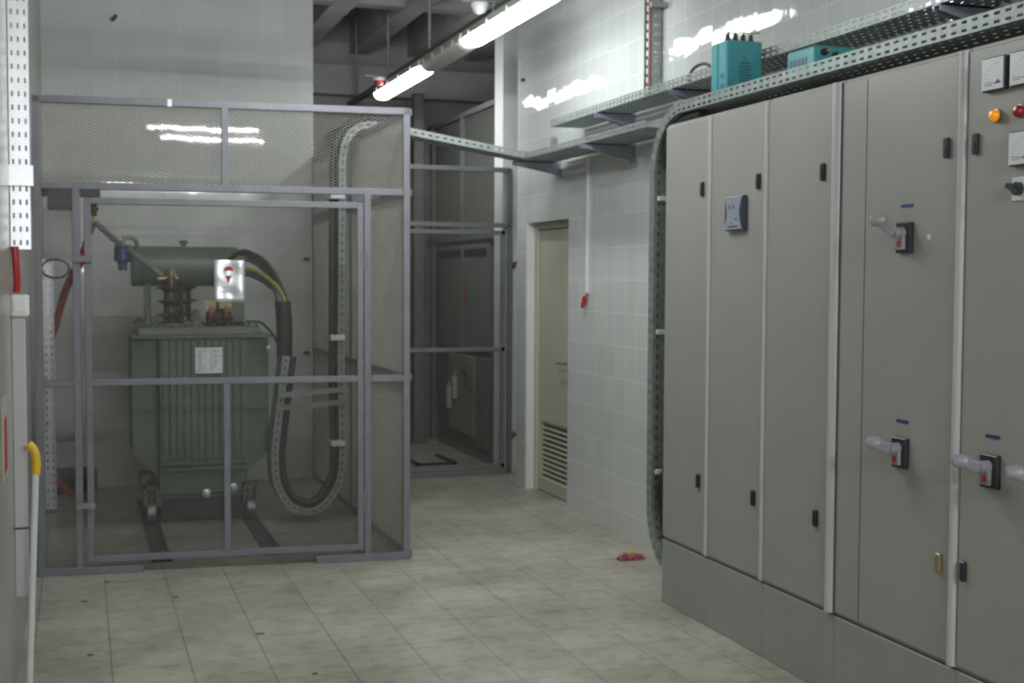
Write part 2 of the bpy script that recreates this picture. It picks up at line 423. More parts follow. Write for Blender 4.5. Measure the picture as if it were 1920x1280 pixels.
for (u0, u1) in ((-.0, .52), (1.42, FW)):
    MB().bar(fp(u0, .02, .01), fp(u1, .02, .01), .05, .04).build('base_rail', 'cage', cg, bevel=.003)
MB().bar(fp(.955, 2.03), fp(.955, 2.435), T, T, up=FN).build('post', 'cage', cg, bevel=.003)
for uu in (.665, ):
    MB().bar(fp(uu, 2.452, .019), fp(uu+.022, 2.452, .019), .004, .04).build('weld_mark', 'galv_bright', cg)
# run along the passage back to the wall
SX = 1.71; ys = 6.71
for (a, b) in (((SX, ys, 2.452), (SX, 9.648, 2.452)), ((SX, ys, 2.015), (SX, 9.648, 2.015)), ((SX, ys, 1.0), (SX, 9.648, 1.0)), ((SX, ys, .02), (SX, 9.648, .02))):
    MB().bar(a, b, T, T).build('rail', 'cage', cg, bevel=.003)
for y in (8.2, 9.625):
    MB().bar((SX, y, .0), (SX, y, 2.44), T, T).build('post', 'cage', cg, bevel=.003)
exp_mesh('mesh_panel', 'mesh', cg, fp(.01, 2.03, -.012), e1, FW-.02, Z, .41)
exp_mesh('mesh_panel', 'gmesh', cg, fp(.02, .03, -.012), e1, .18, Z, 1.97, lw=.028, sw=.013, t=.0022, d=.0018)
exp_mesh('mesh_panel', 'mesh', cg, fp(1.71, .03, -.012), e1, FW-1.73, Z, 1.97)
exp_mesh('mesh_panel', 'mesh', cg, (SX-.012, ys, .03), (0, 1, 0), 2.92, (0, 0, 1), 2.42)
# gate: its own frame, mesh, hinges, latch
gate = MB()
G0, G1, GZ0, GZ1 = .245, 1.682, .06, 1.955
for uu in (G0+.016, G1-.016): gate.bar(fp(uu, GZ0), fp(uu, GZ1), .034, .034, up=FN)
for z in (GZ0+.016, 1.0, GZ1-.016): gate.bar(fp(G0+.033, z), fp(G1-.033, z), .034, .034)
gate.bar(fp(.955, GZ0+.033), fp(.955, .983), .034, .034, up=FN)
gt = gate.build('gate', 'cage', cg, bevel=.003)
exp_mesh('gate_mesh', 'gmesh', gt, fp(G0+.01, GZ0+.01, -.012), e1, G1-G0-.02, Z, GZ1-GZ0-.02, lw=.028, sw=.013, t=.0022, d=.0018)
for z in (1.64, .33):
    m = MB(); m.cyl(fp(1.693, z-.05, .012), fp(1.693, z+.05, .012), .012, 10); m.build('hinge', 'cage', gt, smooth=True)
m = MB(); m.bar(fp(.19, .36, .025), fp(.285, .36, .025), .012, .03); m.cyl(fp(.25, .36, .03), fp(.25, .36, .06), .01, 8)
m.build('latch', 'steel', gt)
m = MB(); m.bar(fp(.19, 1.64, .025), fp(.285, 1.64, .025), .012, .03); m.build('latch', 'cage', gt)
# danger sign wired to the gate
sl = fp(.893, 1.418, .022); sg = thing('danger_sign', tuple(sl), 'white metal danger sign with red skull mark hanging on the cage gate', 'sign')
SW_, SH = .158, .222
def sp_(x, z, o=0.): return sl+e1*x+Z*z+FN*(o+.012*math.sin(x*40)*.2)
pl = MB(); n = 10
vs = []; fs = []
for i in range(n+1):
    for j in range(n+1):
        x = SW_*i/n; z = SH*j/n
        vs.append(sl+e1*x+Z*z+FN*(.004*math.sin(i*.9)+.003*math.sin(j*1.1+i*.5)-.02*(z-SH/2)))
for i in range(n):
    for j in range(n): a = i*(n+1)+j; fs.append((a, a+n+1, a+n+2, a+1))
pl.add(vs, fs); plate = pl.build('plate', 'galv_bright', sg, smooth=True, solid=.002)
def disc(cx, cz, rx, rz, a0, a1, o, n=18):
    c = sl+e1*cx+Z*cz+FN*o
    return [c+e1*rx*math.cos(a0+(a1-a0)*k/n)+Z*rz*math.sin(a0+(a1-a0)*k/n) for k in range(n+1)]
em = MB(); em.prism(disc(.075, .165, .024, .024, 0, PI, .009), FN*.0015); e_ = em.build('skull_mark', 'skull', sg)
em = MB(); em.prism([sl+e1*x+Z*z+FN*.009 for x, z in ((.058, .140), (.094, .140), (.083, .122), (.080, .105), (.071, .105), (.068, .122))], FN*.0015)
em.build('skull_mark', 'skull', sg)
em = MB()
for cx in (.064, .087): em.prism(disc(cx, .153, .009, .008, 0, 2*PI, .0095), FN*.001)
em.build('eye_spot', 'white', sg)
em = MB(); em.box(0, 0, 0, .0001, .0001, .0001); em = MB()
for (x0, x1, z) in ((.04, .10, .075), (.05, .09, .064), (.03, .11, .052)):
    em.prism([sl+e1*x+Z*zz+FN*.010 for x, zz in ((x0, z), (x1, z), (x1, z+.006), (x0, z+.006))], FN*.001)
em.build('lettering', 'print_grey', sg)
for x in (.02, .14): MB().tube([sp_(x, .215, .0), sp_(x, .228, -.025)], .0015, 6).build('tie_wire', 'steel', sg)

# ------------------------------------------------------------------ transformer
X0, X1, Y0, Y1 = .30, 1.145, 8.02, 8.92
tf = thing('transformer', (.72, 8.45, 0), 'green oil-filled power transformer with ribbed sides inside the mesh cage', 'transformer')
tk = MB()
tk.bbox(.45, 8.12, .17, 1.0, 8.80, 1.20, .012)
tk.build('tank', 'trafo', tf)
# corrugated side banks
def finset(axis, span, base, out, z0, z1, nf, th, chamf):
    b = MB()
    for i in range(nf):
        c = span[0]+(span[1]-span[0])*(i+.5)/nf
        prof = [(base, z0+chamf*.3), (out, z0+chamf), (out, z1-.02), (base, z1)]
        if axis == 'x': b.prism([(c-th/2, p, z) for p, z in prof], (th, 0, 0))
        else: b.prism([(p, c-th/2, z) for p, z in prof], (0, th, 0))
    return b
finset('x', (.47, .99), 8.13, Y0, .36, 1.17, 12, .028, .05).build('cooling_fins', 'trafo', tf)
finset('x', (.47, .99), 8.79, Y1, .36, 1.17, 12, .028, .05).build('cooling_fins', 'trafo', tf)
finset('y', (8.14, 8.79), .455, X0, .22, 1.17, 13, .02, .22).build('cooling_fins', 'trafo', tf)
finset('y', (8.14, 8.79), .995, X1, .22, 1.17, 13, .02, .22).build('cooling_fins', 'trafo', tf)
m = MB(); m.box(.462, 8.045, .37, .998, 8.125, 1.165); m.build('fin_panel', 'trafo', tf)
m = MB(); m.box(.47, 8.13, .008, .99, 8.78, .15); m.build('tank_shade_block', 'black2', tf)  # black block put in for the dark shade under the tank
m = MB(); m.box(.46, Y0+.02, .335, .99, 8.13, .36); m.build('fin_shelf', 'trafo', tf)
m = MB(); m.bbox(X0-.005, Y0-.005, 1.168, X1+.005, Y1+.005, 1.186, .004); m.build('tank_flange', 'trafo', tf)
m = MB(); m.bbox(.335, 8.06, 1.186, 1.085, 8.88, 1.232, .006)
m.build('lid', 'trafo_light', tf)
for i in range(9):
    for y in (8.075, 8.865):
        MB().lathe((.36+.087*i, y, 1.232), (0, 0, 1), [(0, .010), (.012, .010), (.013, .006), (.022, .006)], 6).build('lid_bolt', 'trafo', tf)
m = MB(); m.lathe((.315, 8.62, 1.62), (1, 0, 0), [(0, .001), (.0, .10), (.004, .128), (.02, .132), (.03, .132), (.66, .132), (.675, .132), (.69, .128), (.69, .001)], 36)
con = m.build('conservator', 'trafo', tf, smooth=True)
m = MB(); m.lathe((.655, 8.62, 1.748), (0, 0, 1), [(0, .016), (.02, .016), (.02, .028), (.04, .028), (.045, .02)], 14); m.build('filler_cap', 'trafo', con, smooth=True)
for x in (.40, .91): MB().box(x, 8.57, 1.232, x+.04, 8.67, 1.50).build('conservator_leg', 'trafo', tf)
m = MB(); m.tube(spline([(.885, 8.55, 1.50), (.885, 8.52, 1.40), (.885, 8.5, 1.232)]), .022, 12); m.build('oil_pipe', 'trafo_light', tf, smooth=True)
# breather with blue silica gel
m = MB(); m.tube(spline([(.36, 8.6, 1.735), (.345, 8.55, 1.79), (.29, 8.50, 1.80), (.262, 8.48, 1.77), (.262, 8.48, 1.74)]), .014, 10); m.build('breather_pipe', 'trafo_light', tf, smooth=True)
m = MB(); m.lathe((.262, 8.48, 1.645), (0, 0, 1), [(0, .046), (.01, .054), (.09, .054), (.10, .046)], 18); br = m.build('breather', 'silica', tf, smooth=True)
m = MB(); m.lathe((.262, 8.48, 1.59), (0, 0, 1), [(0, .026), (.04, .03), (.055, .034)], 16); m.build('oil_cup', 'dgrey', br, smooth=True)
m = MB(); m.lathe((.262, 8.48, 1.742), (0, 0, 1), [(0, .05), (.012, .05), (.014, .02), (.02, .02)], 16); m.build('breather_cap', 'trafo', br, smooth=True)
# high voltage bushing (brown, three wide sheds)
prof = [(0, .075), (.03, .075), (.032, .052)]
for k in range(3):
    z = .05+.085*k
    prof += [(z, .048), (z+.014, .062), (z+.024, .094), (z+.032, .09), (z+.036, .05)]
prof += [(.30, .048), (.315, .03)]
for (x, y) in ((.555, 8.36), (.66, 8.74), ):
    m = MB(); m.lathe((x, y, 1.232), (0, 0, 1), prof, 28); hb = m.build('high_voltage_bushing', 'brown', tf, smooth=True)
    m = MB(); m.lathe((x, y, 1.232), (0, 0, 1), [(0, .088), (.018, .088), (.02, .07)], 20); m.build('bushing_flange', 'trafo_light', hb, smooth=True)
    m = MB(); m.box(x-.085, y-.022, 1.532, x+.045, y+.022, 1.548); m.cyl((x, y, 1.53), (x, y, 1.60), .016, 12); m.lathe((x+.02, y, 1.548), (0, 0, 1), [(0, .024), (.02, .024), (.022, .012), (.05, .012)], 6)
    m.build('terminal_clamp', 'brass', hb)
# low voltage bushings, with flag terminals
for (x, y) in ((.90, 8.30), (.985, 8.42), (.95, 8.60), (.80, 8.30)):
    m = MB(); m.lathe((x, y, 1.232), (0, 0, 1), [(0, .045), (.02, .05), (.03, .034), (.05, .042), (.065, .032), (.09, .03)], 18); lb = m.build('low_voltage_bushing', 'brown', tf, smooth=True)
    m = MB(); m.cyl((x, y, 1.31), (x, y, 1.36), .02, 12); m.box(x-.05, y-.012, 1.345, x+.03, y+.012, 1.40); m.build('flag_terminal', 'brass', lb)
    m = MB(); m.lathe((x, y, 1.295), (0, 0, 1), [(0, .034), (.018, .034)], 14); m.build('red_washer', 'red', lb)
m = MB(); m.box(.845, 8.38, 1.232, 1.02, 8.52, 1.41); m.build('terminal_box', 'trafo', tf, bevel=.006)
m = MB(); m.lathe((.70, 8.28, 1.232), (0, 0, 1), [(0, .022), (.06, .022), (.065, .03), (.1, .03), (.11, .015)], 14); m.build('tap_changer', 'trafo_light', tf, smooth=True)
m = MB(); m.lathe((.40, 8.20, 1.232), (0, 0, 1), [(0, .016), (.08, .016), (.085, .024), (.12, .024)], 12); m.build('thermometer_pocket', 'trafo_light', tf, smooth=True)
for (x, y) in ((.37, 8.1), (1.04, 8.1), (.37, 8.84), (1.04, 8.84)):
    m = MB(); m.tube(arc((x, y, 1.232), .03, 0, PI, (1, 0, 0), (0, 0, 1), 8), .008, 8); m.build('lifting_eye', 'trafo', tf, smooth=True)
# underframe and rollers
for y in (8.14, 8.70): MB().box(.40, y, .10, 1.06, y+.08, .17).build('underframe', 'trafo', tf)
for (x, y) in ((.405, 8.1), (1.015, 8.1), (.405, 8.72), (1.015, 8.72)):
    m = MB(); m.box(x-.045, y-.04, .12, x-.03, y+.07, .24); m.box(x+.03, y-.04, .12, x+.045, y+.07, .24); m.box(x-.045, y-.04, .225, x+.045, y+.07, .24)
    ax = m.build('roller_fork', 'trafo', tf)
    m = MB(); m.lathe((x-.022, y+.012, .077), (1, 0, 0), [(0, .03), (0, .076), (.008, .076), (.009, .065), (.035, .065), (.036, .076), (.044, .076), (.044, .03)], 24); m.build('roller', 'steel', ax, smooth=True)
m = MB(); m.box(.672, 8.0, .95, .838, 8.012, 1.11); lab = m.build('nameplate', 'label', tf)
pr = MB()
for i in range(9):
    z = .963+i*.0155
    for (a, b) in ((.682, .682+random.uniform(.03, .07)), (.765, .765+random.uniform(.02, .06))): pr.box(a, 7.9985, z, b, 8.0, z+.005)
pr.build('fine_print', 'print_grey', lab)
for (x, z) in ((.745, .178), (.915, .205)):
    m = MB(); m.lathe((x, 8.12, z), (0, -1, 0), [(0, .028), (.02, .028), (.022, .018), (.045, .02), (.05, .012)], 14); m.build('drain_plug', 'galv_bright', tf, smooth=True)
m = MB(); m.lathe((1.13, 8.06, 1.10), (0, -1, 0), [(0, .016), (.02, .016), (.025, .008)], 12); m.build('earth_bolt', 'galv_bright', tf, smooth=True)
m = MB(); m.tube(spline([(1.03, 8.35, 1.26), (1.12, 8.3, 1.25), (1.18, 8.15, 1.17), (1.2, 8.06, 1.10)]), .008, 8); m.build('earth_lead', 'black', tf, smooth=True)
# floor rails under the rollers
for i, x in enumerate((.405, 1.015)):
    rl = thing('floor_rail', (x, 8.0, 0), ('steel track in the cage floor under the transformer roller nearer the hooked pole', 'steel track in the cage floor under the transformer roller beside the looped cable tray')[i], 'rail', 'transformer tracks')
    m = MB(); m.box(x-.05, 7.0, 0, x-.035, 9.0, .012); m.box(x+.035, 7.0, 0, x+.05, 9.0, .012); m.box(x-.05, 7.0, 0, x+.05, 9.0, .003)
    m.build('channel', 'dgrey', rl)

# ------------------------------------------------------------------ high voltage side of the cage
hv = thing('insulator_bracket', (-.02, 9.0, 2.1), 'dark wall-mounted steel beam with post insulator above the conservator', 'bracket')
m = MB(); m.box(XL, 8.55, 2.06, .13, 8.62, 2.13); m.box(-.19, 8.45, 1.98, .0, 8.75, 2.12); m.build('beam', 'black2', hv)
m = MB(); m.lathe((.09, 8.58, 2.06), (0, 0, -1), [(0, .03), (.02, .03), (.03, .022), (.04, .034), (.055, .022), (.07, .034), (.085, .022), (.12, .02)], 16); m.build('insulator', 'brown', hv, smooth=True)
m = MB(); m.cyl((.09, 8.58, 1.94), (.09, 8.58, 1.90), .012, 10); m.box(.06, 8.565, 1.89, .12, 8.595, 1.905); m.build('clamp', 'brass', hv)
bb = MB(); bb.tube(spline([(.10, 8.57, 1.90), (.20, 8.52, 1.80), (.30, 8.45, 1.72), (.42, 8.39, 1.62), (.50, 8.36, 1.556)]), .019, 10)
tag(bb.build('connection_bar', 'steel', smooth=True, org=(.10, 8.57, 1.9)), 'grey connecting rod sloping down from the dark wall beam to the brown bushing', 'busbar')
hc = thing('high_voltage_cable', (.0, 8.6, 1.65), 'grey and red high voltage cable hanging under the dark wall beam', 'cable')
m = MB(); m.tube(spline([(.085, 8.58, 1.90), (.06, 8.6, 1.83), (.02, 8.62, 1.70)]), [.022]*11+[.02]*10, 12); m.build('termination', 'greycable', hc, smooth=True)
m = MB(); m.tube(spline([(.02, 8.62, 1.70), (.0, 8.63, 1.64), (-.05, 8.68, 1.55), (-.10, 8.78, 1.43), (-.15, 8.84, 1.25), (-.205, 8.86, 1.0), (-.205, 8.86, .32), (-.16, 8.87, .19), (-.08, 8.9, .09), (.02, 8.95, .05)]), .024, 12); m.build('red_sheath', 'redcable', hc, smooth=True)
m = MB(); m.tube(spline([(.03, 8.615, 1.72), (.012, 8.625, 1.67), (-.002, 8.63, 1.635)]), .029, 12); m.build('red_collar', 'red', hc, smooth=True)
tl = thing('cable_tray', (-.2, 8.7, 0), 'perforated steel tray standing upright in the cage beside the hanging red cable', 'cable tray')
tray(tl, [(-.235, 8.72, 1.66), (-.232, 8.72, .02)], (1, 0, 0), .07, .04, 'galv_bright', rows=1, brows=2, flip=-1, sl=.022)
lp = MB(); lp.tube([V((-.15, 8.68, 1.60))+V((.085*math.cos(a), .0, .06*math.sin(a))) for a in [2*PI*i/28 for i in range(29)]], .007, 8)
lp.tube(spline([(-.235, 8.68, 1.60), (-.24, 8.68, 1.5), (-.238, 8.68, 1.38)]), .006, 8)
tag(lp.build('cable_loop', 'dgrey', smooth=True, org=(-.15, 8.68, 1.6)), 'thin dark loop of cable above the upright tray in the cage', 'cable')
m = MB(); m.bbox(-.20, 9.40, .0, .10, 9.65, .15, .006); jb = thing('floor_box', (-.05, 9.5, 0), 'low dark box on the floor in the back corner of the cage', 'box'); m.build('body', 'black2', jb)
MB().box(-.19, 9.395, .12, .09, 9.65, .156).build('lid', 'dgrey', jb)

# ------------------------------------------------------------------ U-shaped tray of low voltage cables
TY = 7.84
pts = [(3.05, TY, 2.335), (2.80, TY, 2.338), (2.3, TY, 2.415), (1.86, TY, 2.485)]
pts += spline([(1.86, TY, 2.485), (1.72, TY, 2.49), (1.63, TY, 2.43), (1.592, TY, 2.30), (1.59, TY, 2.15)], 6)[1:]
pts += [(1.585, TY, 1.6), (1.58, TY, .9), (1.59, TY, .45)]
pts += spline([(1.59, TY, .45), (1.57, TY, .26), (1.47, TY, .10), (1.34, TY, .05), (1.21, TY, .11), (1.13, TY, .26), (1.115, TY, .45)], 6)[1:]
pts += [(1.15, TY, .75), (1.19, TY, 1.06)]
ut = thing('cable_tray', (1.6, TY, 1.2), 'perforated steel cable tray crossing to the cage and looping down beside the transformer', 'cable tray')
tray(ut, pts, (0, 1, 0), .2, .045, 'galv', rows=1, brows=4, flip=1, sl=.024)
for (a, b, z0, z1, mt) in ((1.16, 1.60, .815, .845, 'galv'), (1.15, 1.61, .735, .765, 'trafo_light')):
    m = MB(); m.bar((a, TY-.012, z0), (b, TY-.012, z1), .02, .032); m.build('cross_brace', mt, ut)
def off_path(pts, d, y):
    at, L = path_fn(pts); out = []; k = 0
    N_ = int(L/.04)
    for i in range(N_+1):
        p, t = at(L*i/N_); n = -t.cross(V((0, 1, 0))).normalized(); q = p+n*d; q.y = y; out.append(q)
    return out
inner = pts[4:]
for i, (dd, yy) in enumerate(((.028, TY+.03), (.028, TY+.08), (.028, TY+.13), (.073, TY+.055))):
    q = off_path(inner, dd, yy)
    m = MB(); m.tube(q, .022, 10)
    tag(m.build('power_cable', 'black', smooth=True, org=tuple(q[0])), 'thick black power cable lying in the looped steel tray', 'cable', 'black cables in the looped tray')
for z, xx in ((2.06, 1.52), (1.17, 1.52), (.5, 1.52)):
    m = MB(); m.bbox(xx-.03, TY-.02, z-.018, xx+.06, TY+.17, z+.018, .005)
    tag(m.build('cable_strap', 'paper', org=(xx, TY, z)), {2.06: 'pale strap around the black cables near the top of the cage', 1.17: 'pale strap around the black cables just above the gate crossbar', .5: 'pale strap around the black cables low down beside the tray bend'}[z], 'strap', 'cable straps')
slv = MB(); slv.tube(spline([(1.205, TY+.1, 1.40), (1.215, TY+.1, 1.25), (1.215, TY+.1, 1.04)]), [.05]*21, 16)
tag(slv.build('cable_sleeve', 'black', smooth=True, org=(1.21, TY+.1, 1.2)), 'black sleeve gathering the coloured cables above the looped tray', 'sleeve')
for i, (mt, nm, dz, dy, r_) in enumerate((('black', 'black cable arching out of the transformer top into the sleeve', .055, .10, .022), ('greycable', 'grey cable arching beneath the black one into the sleeve', .02, .16, .02), ('yelgreen', 'yellow and green earth cable arching into the black sleeve', -.045, .02, .013), ('blue', 'blue cable arching lowest into the black sleeve', -.075, .08, .02))):
    ox, oy = ((.02, .022), (-.02, .022), (.022, -.022), (-.018, -.02))[i]
    m = MB(); m.tube(spline([(.875+.036*i, 8.48-.03*i, 1.42), (.885+.03*i, 8.44-.03*i, 1.53+dz*.6), (.97, 8.3-.02*i, 1.645+dz), (1.06, TY+.25+dy, 1.635+dz), (1.14, TY+.1+dy, 1.56+dz*.8), (1.185+dz*.1+ox*.5, TY+.08+dy*.4, 1.46), (1.205+ox, TY+.1+oy, 1.37)]), r_, 10)
    tag(m.build('power_cable', mt, smooth=True, org=(.9, 8.4, 1.5)), nm, 'cable')

# ------------------------------------------------------------------ switchgear cabinets
XC = 2.63; ZP = .315; ZT = 2.275
def cabinet(y0, y1, label, strip=.024, xtop=ZT, two=False):
    """y0 near edge, y1 far edge"""
    t = thing('switchgear_cabinet', (XC+.2, (y0+y1)/2, 0), label, 'electrical cabinet', 'row of switchgear cabinets')
    MB().bbox(XC+.012, y0, ZP-.01, XR-.02, y1, xtop, .004).build('body', 'cab', t)
    MB().bbox(XC+.002, y0, 0, XR-.02, y1, ZP-.012, .003).build('plinth', 'cab2', t)
    dr = MB().bbox(XC, y0+strip+.003, ZP+.004, XC+.03, y1-.003, xtop-.012, .004).build('door', 'cab', t)
    m = MB(); m.tube([(XC+.004, y0+strip/2, ZP-.0), (XC+.004, y0+strip/2, xtop-.008)], strip*.5, 12); m.build('edge_strip', 'strip', t, smooth=True)
    return t, dr
def latch(dr, y, z, mat='black2'):
    m = MB(); m.bbox(XC-.012, y-.013, z-.032, XC+.002, y+.013, z+.032, .004); m.box(XC-.014, y-.006, z-.02, XC-.011, y+.006, z+.005); m.build('latch', mat, dr)
ca, da = cabinet(4.955, 5.41, 'narrow beige switchgear cabinet at the end of the row beside the upright tray')
latch(da, 5.028, 1.95); latch(da, 5.036, .641)
cb_, db = cabinet(4.475, 4.953, 'narrow beige switchgear cabinet with the small blue-grey controller on its door')
latch(db, 4.54, 1.95); latch(db, 4.548, .645)
cc, dc = cabinet(3.955, 4.473, 'narrow plain beige switchgear cabinet between the controller cabinet and the wide one', strip=.05)
latch(dc, 4.07, 1.951); latch(dc, 4.082, .647)
m = MB(); m.box(XC-.004, 3.9555, ZP, XC+.01, 3.9595, ZT-.01); m.build('edge_groove', 'dgrey', cc)
cd, dd_ = cabinet(3.275, 3.953, 'wide beige switchgear cabinet with two grey lever switches one above the other', strip=.036)
latch(dd_, 3.362, 1.972); latch(dd_, 3.358, .633, 'brass')
ce, de = cabinet(2.35, 3.273, 'beige switchgear cabinet with white dial meters and an orange indicator lamp', strip=.026)
latch(de, 3.225, 1.971); latch(de, 3.238, .632)
m = MB(); m.box(XC-.0015, 3.80, ZP+.01, XC+.001, 3.802, ZT-.02); m.build('door_seam', 'dgrey', cd)
# controller with waisted bezel
ctl = MB(); yc, zc = 4.712, 1.828
def xz(pts, x): return [(x, yc-y, zc+z) for y, z in pts]
rect = [(-.08, -.073), (.08, -.073), (.08, .073), (-.08, .073)]
ctl.bbox(XC-.022, yc-.08, zc-.0735, XC+.004, yc+.08, zc+.0735, .006); cdev = ctl.build('controller', 'navy', cb_)
m = MB(); hb_ = [(-.074, -.068), (.074, -.068), (.056, -.03), (.050, 0), (.056, .03), (.074, .068), (-.074, .068), (-.056, .03), (-.050, 0), (-.056, -.03)]
m.prism(xz(hb_, XC-.022), (-.004, 0, 0)); m.build('bezel', 'device', cdev)
m = MB()
for cy in (-.022, .012):
    m.prism([(XC-.0255, yc-(cy+a), zc+b) for a, b in ((-.014, .017), (.0, .017), (.0, .034), (-.014, .034), (-.014, .030), (-.004, .030), (-.004, .0275), (-.014, .0275), (-.014, .0235), (-.004, .0235), (-.004, .021), (-.014, .021))], (-.0015, 0, 0)); m.build('display_digit', 'print', cdev); m = MB()
m.box(XC-.0275, yc+.045, zc-.060, XC-.026, yc-.04, zc-.053); m.box(XC-.0275, yc-.02, zc-.03, XC-.026, yc-.034, zc-.022); m.box(XC-.0275, yc+.02, zc-.043, XC-.026, yc+.005, zc-.038)
m.build('marking', 'print', cdev)
# lever switches
def lever(cabt, y, z, tilt, up=.045):
    m = MB(); m.bbox(XC-.016, y-.04, z-.052, XC+.003, y+.04, z+.052, .004); p = m.build('rotary_switch', 'black2', cabt)
    m = MB(); m.cyl((XC-.014, y+.0, z+.016), (XC-.055, y+.0, z+.016), .019, 16); m.box(XC-.03, y-.016, z-.04, XC-.014, y+.016, z+.01); m.build('hub', 'handle', p, smooth=True)
    m = MB(); a = V((XC-.055, y-.012, z+.014)); b = V((XC-.080, y+.036, z+.014+up)); m.bar(a, b, .02, .036, up=(0, 0, 1)); m.build('lever', 'handle', p, bevel=.006)
    m = MB(); dr_ = V((-.03, .03, -.002)).normalized(); m.lathe(b-dr_*.022, dr_, [(0, .012), (.01, .020), (.03, .022), (.048, .019), (.055, .010)], 18); m.build('knob', 'handle', p, smooth=True)
    m = MB(); m.box(XC-.032, y-.009, z-.032, XC-.029, y+.009, z-.01); m.build('position_window', 'red', p)
    m = MB(); m.cyl((XC-.055, y-.004, z+.016), (XC-.062, y-.004, z+.016), .009, 12); m.build('hub_screw', 'brass', p, smooth=True)
    m = MB(); m.box(XC-.003, y-.032, z+.102, XC+.001, y+.030, z+.112); m.build('name_strip', 'bluelabel', cabt)
lever(cd, 3.566, 1.692, 0, .045); lever(cd, 3.567, .965, 0, .018)
lever(ce, 3.122, .967, 0, .016); lever(ce, 2.885, .967, 0, .016)
# dial meters, lamps, selector
def meter(y, z):
    m = MB(); m.bbox(XC-.02, y-.05, z-.051, XC+.003, y+.05, z+.051, .004); p = m.build('dial_meter', 'dgrey', ce)
    m = MB(); m.box(XC-.022, y-.046, z-.047, XC-.0195, y+.046, z+.047); m.build('dial', 'dial', p)
    m = MB(); c = V((XC-.0222, y-.028, z-.03)); m.bar(c, c+V((0, .058, .006)), .0016, .001, up=(1, 0, 0)); m.build('needle', 'print', p)
    MB().prism([(XC-.0222, y-.040, z-.031), (XC-.0222, y-.012, z-.031), (XC-.0222, y-.026, z-.019)], (-.001, 0, 0)).build('corner_mark', 'print', p)
    MB().box(XC-.0230, y-.0, z-.034, XC-.022, y+.03, z-.031).build('base_line', 'print_grey', p)
    for k in range(7):
        a = PI/2*k/6; c = V((XC-.0222, y-.026, z-.028)); q = c+V((0, math.cos(a)*.055, math.sin(a)*.055)); q2 = c+V((0, math.cos(a)*.061, math.sin(a)*.061))
        MB().bar(q, q2, .0013, .001, up=(1, 0, 0)).build('scale_mark', 'print_grey', p)
meter(3.137, 2.172); meter(3.015, 2.172); meter(3.012, 1.938); meter(2.89, 2.172)
for (y, mt) in ((3.134, 'orange'), (3.03, 'redlens'), (2.925, 'yellow')):
    m = MB(); m.lathe((XC, y, 2.047), (-1, 0, 0), [(0, .021), (.008, .021), (.009, .018)], 18); p = m.build('indicator_lamp', 'steel', ce, smooth=True)
    m = MB(); m.lathe((XC-.009, y, 2.047), (-1, 0, 0), [(0, .018), (.008, .0175), (.015, .013), (.018, .004)], 18); m.build('lens', mt, p, smooth=True)
m = MB(); m.bbox(XC-.006, 2.995, 1.785, XC+.002, 3.062, 1.855, .003); p = m.build('selector_switch', 'dial', ce)
m = MB(); m.cyl((XC-.006, 3.028, 1.82), (XC-.02, 3.028, 1.82), .02, 18); m.bar((XC-.024, 3.008, 1.81), (XC-.024, 3.056, 1.832), .018, .014, up=(0, 0, 1)); m.build('selector_knob', 'black2', p)
m = MB(); m.box(XC-.002, 3.44, 1.683, XC, 3.455, 1.70); m.build('screw_cover', 'paper', cd)

# ------------------------------------------------------------------ cable trays on the side wall
t1 = thing('cable_tray', (2.92, 6.8, 2.33), 'lower perforated steel tray along the wall above the louvred door', 'cable tray')
tray(t1, [(2.78, 5.95, 2.335), (2.78, 7.835, 2.335)], (1, 0, 0), .27, .037, flip=1, rows=1, brows=5)
t2 = thing('cable_tray', (2.97, 5, 2.52), 'upper perforated steel tray along the wall above the teal boxes', 'cable tray')
tray(t2, [(2.857, 1.9, 2.517), (2.857, 7.55, 2.517)], (1, 0, 0), .215, .045, flip=1, rows=2, brows=5)
m = MB(); m.bar((2.857, 7.555, 2.54), (3.07, 7.555, 2.54), .004, .045); m.build('end_plate', 'galv', t2)
TX = 2.65
ARC = [(TX, 5.297, 2.324)]+arc((TX, 5.297, 2.044), .28, PI/2, 0, (0, 1, 0), (0, 0, 1), 12)[1:]+[(TX, 5.577, .50)]
ARC += arc((TX, 5.297, .44), .28, 0, -1.05, (0, 1, 0), (0, 0, 1), 8)[1:]
t3 = thing('cable_tray', (2.77, 4, 2.324), 'wide perforated tray over the cabinet tops that bends down past the end cabinet', 'cable tray')
tray(t3, [(TX, 1.9, 2.324)]+ARC, (1, 0, 0), .25, .052, flip=1, rows=2, brows=5)
for z in (1.94, 1.29, .60):
    m = MB(); m.bbox(2.668, 5.562, z-.012, 2.80, 5.583, z+.012, .004)
    tag(m.build('cable_tie', 'white', org=(2.72, 5.57, z)), {1.94: 'white strap across the upright tray beside the cabinet top', 1.29: 'white strap halfway up the upright tray by the end cabinet', .60: 'white strap low on the upright tray by the end cabinet'}[z], 'strap', 'white straps on the upright tray')
for i, x in enumerate((2.685, 2.735, 2.79)):
    at, L = path_fn([(x, 5.10, 2.326)]+[(x, p[1], p[2]) for p in ARC])
    q = []
    for k in range(int(L/.05)+1):
        p, t = at(k*.05); q.append(p-t.cross(V((1, 0, 0)))*.028)
    m = MB(); m.tube(q, .0235, 10)
    tag(m.build('power_cable', 'black', smooth=True, org=tuple(q[0])), 'black cable running over and down the tray at the end cabinet', 'cable', 'black cables in the upright tray')
